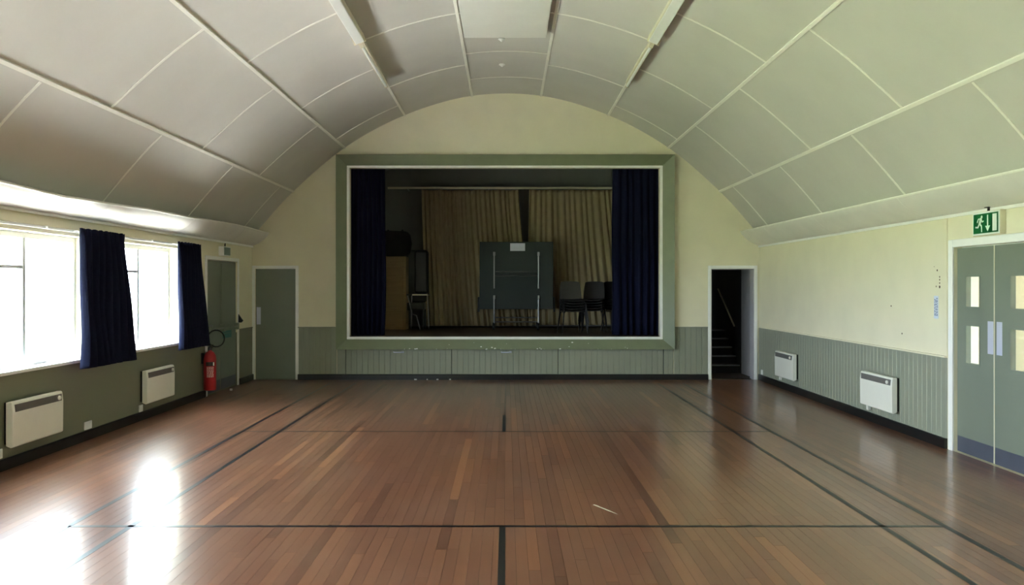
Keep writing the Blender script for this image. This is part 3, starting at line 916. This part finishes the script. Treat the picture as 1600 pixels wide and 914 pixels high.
# sockets
def socket(label, side, y, z, w=0.075):
    xw = XL if side < 0 else XR-0.014
    root = thing('wall_socket', label, 'socket', (xw, y, z), 0 if side < 0 else PI, 'white wall sockets')
    MB().rbox(0, 0.014, -w, w, -0.043, 0.043, 0.003, 1).build('plate', 'plastic_white', root)
    for s in ((-0.5, 0.5) if w > 0.06 else (0,)):
        MB().rbox(0.013, 0.019, s*w-0.012, s*w+0.012, 0.012, 0.03, 0.002, 1).build('switch', 'plastic_white', root)
socket('white wall socket just right of the nearer left heater', -1, 9.07, 0.158)
socket('white wall socket below the farther left heater', -1, 10.38, 0.150, 0.05)
socket('white wall socket at the left edge of the photo', -1, 7.45, 0.160)
socket('small white wall socket beside the open doorway', 1, 14.72, 0.155, 0.045)

# ------------------------------------------------------------------ fire extinguisher
fe = thing('fire_extinguisher', 'red fire extinguisher with black hose hung beside the fire exit', 'fire extinguisher', (-4.445, 12.47, 0.115))
MB().lathe([(0.07, 0.0), (0.088, 0.008), (0.092, 0.03), (0.092, 0.47), (0.085, 0.52), (0.062, 0.565), (0.03, 0.585), (0.026, 0.61)], (0, 0, 0), 28).build('cylinder', 'red', fe)
MB().lathe([(0.028, 0.60), (0.03, 0.63), (0.02, 0.65), (0.016, 0.66)], (0, 0, 0), 16).build('valve', 'dark', fe)
hd = MB(); hd.rbox(-0.012, 0.012, -0.02, 0.13, 0.665, 0.68, 0.004, 1); hd.rbox(-0.012, 0.012, -0.01, 0.12, 0.635, 0.648, 0.004, 1)
hd.build('lever', 'dark', fe)
cx, cz, R = 0.06, 0.80, 0.125
pts = [(0.03, 0, 0.63)]
for k in range(19):
    a = math.radians(215-k*19.5)
    pts.append((0.08+R*math.cos(a), 0.02+0.02*k/19, 0.775+R*math.sin(a)))
pts.append((0.02, -0.03, 0.66))
MB().tube(pts, 0.011, 8).build('hose', 'rubber', fe)
def band(z0, z1, a0, a1, r):
    m = MB()
    m.slab(lambda u, v: (r*math.cos(a0+(a1-a0)*u), r*math.sin(a0+(a1-a0)*u), z0+(z1-z0)*v), 10, 1, lambda u, v: (math.cos(a0+(a1-a0)*u), math.sin(a0+(a1-a0)*u), 0), 0.0015)
    return m
band(0.37, 0.43, -1.9, -0.5, 0.092).build('label_band', 'dark', fe)
band(0.375, 0.425, -0.75, -0.55, 0.0935).build('rating_mark', 'sign_white', fe)
pr = MB()
random.seed(4)
for r in range(9):
    z = 0.35-r*0.018
    a = -1.75
    while a < -0.7:
        w = random.uniform(0.08, 0.3)
        b = band(z, z+0.007, a, min(a+w, -0.65), 0.092); pr.add(b.v, b.f)
        a += w+0.07
pr.build('printed_instructions', 'sign_white', fe)
br_ = MB(); br_.rbox(-0.124, -0.09, -0.03, 0.03, 0.40, 0.56, 0.004, 1); br_.build('wall_bracket', 'dark', fe)

# ------------------------------------------------------------------ exit signs
es = thing('exit_sign', 'green and white running man exit sign above the double doors', 'exit sign', (XR, 7.78, 2.262))
MB().rbox(-0.055, 0.0, -0.22, 0.22, -0.112, 0.112, 0.004, 1).build('housing', 'sign_box', es)
MB().rbox(-0.060, -0.055, -0.215, 0.215, -0.108, 0.108, 0.002, 1).build('face_border', 'sign_white', es)
MB().box(-0.0615, -0.060, -0.20, 0.20, -0.092, 0.092).build('green_face', 'exit_green', es)
def glyph(name, polys):
    m = MB()
    for p in polys:
        # drawn as seen from the hall: s runs left to right (far to near), t up
        m.prism([(-s, t) for s, t in p], 0, -0.0625, -0.0612)
    return m.build(name, 'sign_white', es)
def disc(cx_, cy_, r, n=14):
    return [(cx_+r*math.cos(2*PI*k/n), cy_+r*math.sin(2*PI*k/n)) for k in range(n)]
def limb(p, q, w):
    d = Vector((q[0]-p[0], q[1]-p[1])).normalized(); n = Vector((-d.y, d.x))*w/2
    return [(p[0]+n.x, p[1]+n.y), (q[0]+n.x, q[1]+n.y), (q[0]-n.x, q[1]-n.y), (p[0]-n.x, p[1]-n.y)]
glyph('running_man', [disc(-0.062, 0.062, 0.0145), limb((-0.072, 0.05), (-0.098, -0.005), 0.034), limb((-0.075, 0.042), (-0.115, 0.045), 0.013), limb((-0.115, 0.048), (-0.138, 0.012), 0.013),
      limb((-0.07, 0.04), (-0.052, 0.012), 0.013), limb((-0.054, 0.014), (-0.030, 0.022), 0.012),
      limb((-0.095, 0.0), (-0.064, -0.026), 0.018), limb((-0.066, -0.022), (-0.062, -0.08), 0.016), limb((-0.10, 0.0), (-0.125, -0.035), 0.018), limb((-0.12, -0.034), (-0.168, -0.03), 0.016)])
glyph('down_arrow', [[(0.026, 0.075), (0.044, 0.075), (0.044, -0.03), (0.026, -0.03)], [(-0.005, -0.026), (0.075, -0.026), (0.035, -0.078)]])
glyph('door_symbol', [[(0.112, 0.078), (0.178, 0.078), (0.178, -0.078), (0.112, -0.078)]])
MB().box(-0.03, -0.02, 0.0, 0.01, 0.10, 0.115).build('fixing', 'dark', es)
cb = MB(); cb.tube([(-0.03, 0.005, 0.11), (-0.03, 0.005, 0.15)], 0.012, 8); cb.rbox(-0.05, -0.01, -0.035, 0.045, 0.145, 0.16, 0.003, 1)
cb.build('hanger', 'dark', es)
es2 = thing('exit_sign', 'small dim exit sign box above the fire exit door', 'exit sign', (XL, 13.36, 2.235))
MB().rbox(0.0, 0.085, -0.16, 0.16, -0.075, 0.075, 0.005, 1).build('housing', 'plastic_white', es2)
MB().box(0.085, 0.087, -0.145, 0.145, -0.062, 0.062).build('face', 'exit_dim', es2)
MB().tube([(0.04, 0.02, 0.07), (0.045, 0.02, 0.13)], 0.010, 8).build('hanger', 'dark', es2)

# ------------------------------------------------------------------ notices and marks on the right wall
nt_ = thing('wall_notice', 'small pale blue printed notice beside the double doors', 'notice', (XR, 8.79, 1.45))
MB().box(-0.002, 0, -0.045, 0.045, -0.12, 0.12).build('sheet', 'paper', nt_)
random.seed(9)
ik = MB()
for r in range(4):
    t = -0.09
    while t < 0.09:
        w = random.uniform(0.012, 0.035)
        ik.box(-0.0028, -0.002, -0.032+r*0.018, -0.022+r*0.018, t, min(t+w, 0.10)); t += w+0.008
ik.build('print', 'ink', nt_)
mk = thing('glue_mark', 'cluster of brown glue specks above the wall notice', 'stain', (XR, 8.77, 1.74))
for (dy, dz, s) in ((0.0, 0.10, 0.012), (-0.05, 0.03, 0.010), (-0.05, 0.0, 0.010), (-0.05, -0.035, 0.010), (-0.05, -0.075, 0.016), (0.02, -0.07, 0.009), (0.06, 0.14, 0.005)):
    MB().lathe([(s, -0.002), (s*0.7, -0.004)], (0.001, dy, dz), 7, 0).build('speck', 'tack', mk)
for k, (y, z) in enumerate(((9.82, 1.44), (9.55, 1.13))):
    tag(MB().lathe([(0.010, 0.0), (0.008, -0.004)], (XR, y, z), 8, 0).build('pin_hole', 'tack'), ('upper' if k == 0 else 'lower')+' tiny dark speck on the cream right wall', 'stain')

# ------------------------------------------------------------------ folded table tennis table
tt = thing('table_tennis_table', 'dark green table tennis table folded upright on wheels on the stage', 'table', (0.205, 17.45, STAGE))
for s in (-1, 1):
    MB().rbox(-0.765, 0.765, s*0.16-0.012, s*0.16+0.012, 0.43, 1.83, 0.006, 1).build('tabletop_half', 'tt_green', tt)
MB().rbox(-0.13, 0.18, -0.176, -0.172, 1.64, 1.80, 0.002, 1).build('maker_plate', 'plate', tt)
for x in (-0.46, 0.46):
    MB().tube([(x, -0.20, 1.60), (x, -0.20, 0.86)], 0.017).build('folded_leg', 'steel', tt)
    MB().tube([(x, -0.21, 0.70), (x, -0.21, 0.13)], 0.020).build('frame_leg', 'steel', tt)
    MB().rbox(x-0.025, x+0.025, -0.235, -0.17, 0.64, 0.72, 0.006, 1).build('hinge', 'steel', tt)
    MB().rbox(x-0.025, x+0.025, -0.225, -0.17, 1.54, 1.62, 0.006, 1).build('hinge', 'steel', tt)
    for y in (-0.24, 0.26):
        w = MB().lathe([(0.035, -0.025), (0.068, -0.022), (0.075, 0.0), (0.068, 0.022), (0.035, 0.025)], (x-0.015, y, 0.076), 20, 0).build('wheel', 'rubber', tt)
    MB().rbox(x-0.015, x+0.015, -0.28, 0.30, 0.115, 0.14, 0.005, 1).build('base_bar', 'dark', tt)
for z in (1.21, 1.13):
    MB().tube([(-0.43, -0.19, z), (0.43, -0.19, z)], 0.010).build('cross_rail', 'steel', tt)
for z in (0.16, 0.25):
    MB().tube([(-0.44, 0.0, z), (0.44, 0.0, z)], 0.013).build('base_rail', 'steel', tt)
for s in (-1, 1):
    MB().rbox(s*0.79-0.02, s*0.79+0.02, -0.12, 0.12, 0.37, 0.68, 0.006, 1).build('net_post', 'dark', tt)

# ------------------------------------------------------------------ stacked chairs
def chair_meshes():
    seat = MB()
    seat.slab(lambda u, v: ((u-0.5)*0.44*(0.94+0.06*math.sin(PI*v)), -0.21+0.42*v, 0.435+0.05*(2*u-1)**2*0.4-0.025*math.sin(PI*v)+(-0.02*(1-v*6) if v < 0.166 else 0)), 10, 10, lambda u, v: (0, 0, 1), 0.008)
    back = MB()
    back.slab(lambda u, v: ((u-0.5)*(0.42-0.05*v**3), 0.195+0.10*v-0.035*(1-(2*u-1)**2)*-1*0.6, 0.445+0.35*v-0.02*(2*u-1)**4*v), 10, 10, lambda u, v: (0, 1, 0.2), 0.008)
    return mesh_of(seat, 'seat', 'chair'), mesh_of(back, 'backrest', 'chair')
SEAT, BACK = chair_meshes()
LEGS = []
for sx in (-1, 1):
    for sy in (-1, 1):
        LEGS.append(mesh_of(MB().tube([(sx*0.17, sy*0.12, 0.42), (sx*0.205, sy*0.165, 0.38), (sx*0.245, sy*0.235, 0.008)], 0.0095, 8), 'leg', 'chair_leg'))
RUNGS = [mesh_of(MB().tube([(x, -0.13, 0.405), (x, 0.13, 0.405)], 0.009, 6), 'seat_rail', 'chair_leg') for x in (-0.18, 0.18)]
order = ['lowest', 'second lowest', 'middle', 'second highest', 'topmost']
def chair_stack(where, x, y, rz):
    for k in range(5):
        r = thing('stacking_chair', 'charcoal plastic chair, %s of the stack %s' % (order[k], where), 'chair', (x, y, STAGE+0.052*k), rz, 'stacked charcoal chairs on the stage')
        c, s = math.cos(rz), math.sin(rz)
        r.location.x += s*0.022*k; r.location.y -= c*0.022*k
        obj_of('seat', SEAT, r); obj_of('backrest', BACK, r); 
        for L in RUNGS: obj_of('seat_rail', L, r)
        for L in LEGS: obj_of('leg', L, r)
chair_stack('beside the folded table', 1.27, 16.05, math.radians(8))
chair_stack('in the middle of the three', 1.72, 16.55, math.radians(-14))
chair_stack('partly behind the right stage curtain', 2.22, 16.75, math.radians(20))

# ------------------------------------------------------------------ left of the stage
cab = thing('wooden_cabinet', 'tall plywood drawer cabinet beside the left stage curtain', 'cabinet', (-2.42, 17.6, STAGE))
MB().rbox(-0.32, 0.32, -0.24, 0.24, 0.0, 1.53, 0.006, 1).build('carcass', 'wood', cab)
zz = 0.06
for h in (0.34, 0.36, 0.30, 0.24, 0.19):
    d = MB().rbox(-0.295, 0.275, -0.258, -0.24, zz, zz+h-0.012, 0.004, 1).build('drawer_front', 'wood', cab)
    MB().lathe([(0.008, 0), (0.008, -0.015), (0.016, -0.024), (0.01, -0.03)], (0, -0.258, zz+h/2), 12, 1).build('knob', 'wood', d)
    zz += h
bag = thing('holdall', 'black rounded holdall lying on the wooden cabinet', 'bag', (-2.30, 17.58, STAGE+1.53))
mb = MB()
pr_ = []
N = 20
for k in range(N+1):
    t = k/N
    pr_.append((0.27*(max(0.0, 1-abs(2*t-1)**6))**0.5+0.01, -0.42+0.72*t))
mb.lathe(pr_, (0, 0, 0.278), 24, 0)
mb.v = [(x, y*0.85, 0.278+(z-0.278)*(0.97+0.12*(-x))) if z > 0.278 else (x, y*0.85, z) for x, y, z in mb.v]
mb.build('body', 'bag', bag)
for x in (-0.2, 0.1):
    MB().tube([(x+0.0, -0.232*math.cos(a), 0.278+0.285*math.sin(a)) for a in [PI*k/14 for k in range(15)]], 0.012, 6).build('strap', 'bag', bag)
am_ = thing('upholstered_chair', 'dark grey high backed chair behind the small table', 'chair', (-1.98, 18.0, STAGE))
bk = MB()
bk.rbox(-0.28, 0.24, 0.06, 0.16, 0.55, 1.70, 0.06, 4); bk.build('backrest', 'vinyl', am_)
MB().rbox(-0.28, 0.24, -0.42, 0.06, 0.40, 0.56, 0.04, 3).build('seat', 'vinyl', am_)
for x in (-0.25, 0.21):
    for y in (-0.38, 0.12):
        MB().tube([(x, y, 0.42), (x, y, 0.0)], 0.018).build('leg', 'dark', am_)
spk = thing('loudspeaker', 'black loudspeaker with rounded edge against the beige backdrop', 'speaker', (-1.80, 17.45, STAGE+0.745))
MB().rbox(-0.12, 0.16, -0.16, 0.16, 0.0, 0.92, 0.07, 4).build('cabinet', 'bag', spk)
MB().rbox(-0.09, 0.13, -0.172, -0.158, 0.06, 0.86, 0.005, 1).build('grille', 'dark', spk)
tb = thing('folding_table', 'small dark table with pale edge and thin metal legs under the loudspeaker', 'table', (-1.83, 17.45, STAGE))
MB().rbox(-0.24, 0.20, -0.26, 0.26, 0.715, 0.745, 0.006, 1).build('tabletop', 'vinyl', tb)
MB().box(-0.12, 0.20, -0.266, -0.26, 0.716, 0.744).build('edge_strip', 'fitting', tb)
for x0, x1, z0, z1, y in ((-0.215, -0.13, 0.715, 0.33, -0.22), (-0.04, 0.04, 0.30, 0.01, -0.22), (-0.13, -0.04, 0.33, 0.30, -0.22), (0.15, 0.18, 0.715, 0.01, 0.2), (-0.18, -0.2, 0.715, 0.01, 0.2)):
    MB().tube([(x0, y, z0), (x1, y, z1)], 0.012).build('leg', 'steel', tb)

# scraps on the floor
random.seed(2)
for k, (x, y) in enumerate(((-4.42, 13.35),)):
    tag(MB().rbox(x-0.02, x+0.02, y-0.015, y+0.015, 0.001, 0.035, 0.006, 2).build('door_stop', 'plastic_white'), 'small white door stop on the floor by the fire exit', 'door stop')
for k, x in enumerate((-1.63, -1.42, -1.23, -1.01)):
    w = ['first', 'second', 'third', 'fourth'][k]
    mb = MB()
    n = 7; r = (0.022, 0.012, 0.02, 0.02)[k]
    ring = [(x+r*random.uniform(0.6, 1.3)*math.cos(2*PI*j/n), 14.87+r*random.uniform(0.6, 1.3)*math.sin(2*PI*j/n)) for j in range(n)]
    mb.prism(ring, 2, 0.0005, 0.02)
    tag(mb.build('plaster_crumb', 'plastic_white'), 'white plaster crumb by the stage skirting, %s from the left' % w, 'debris', 'plaster crumbs under the stage')
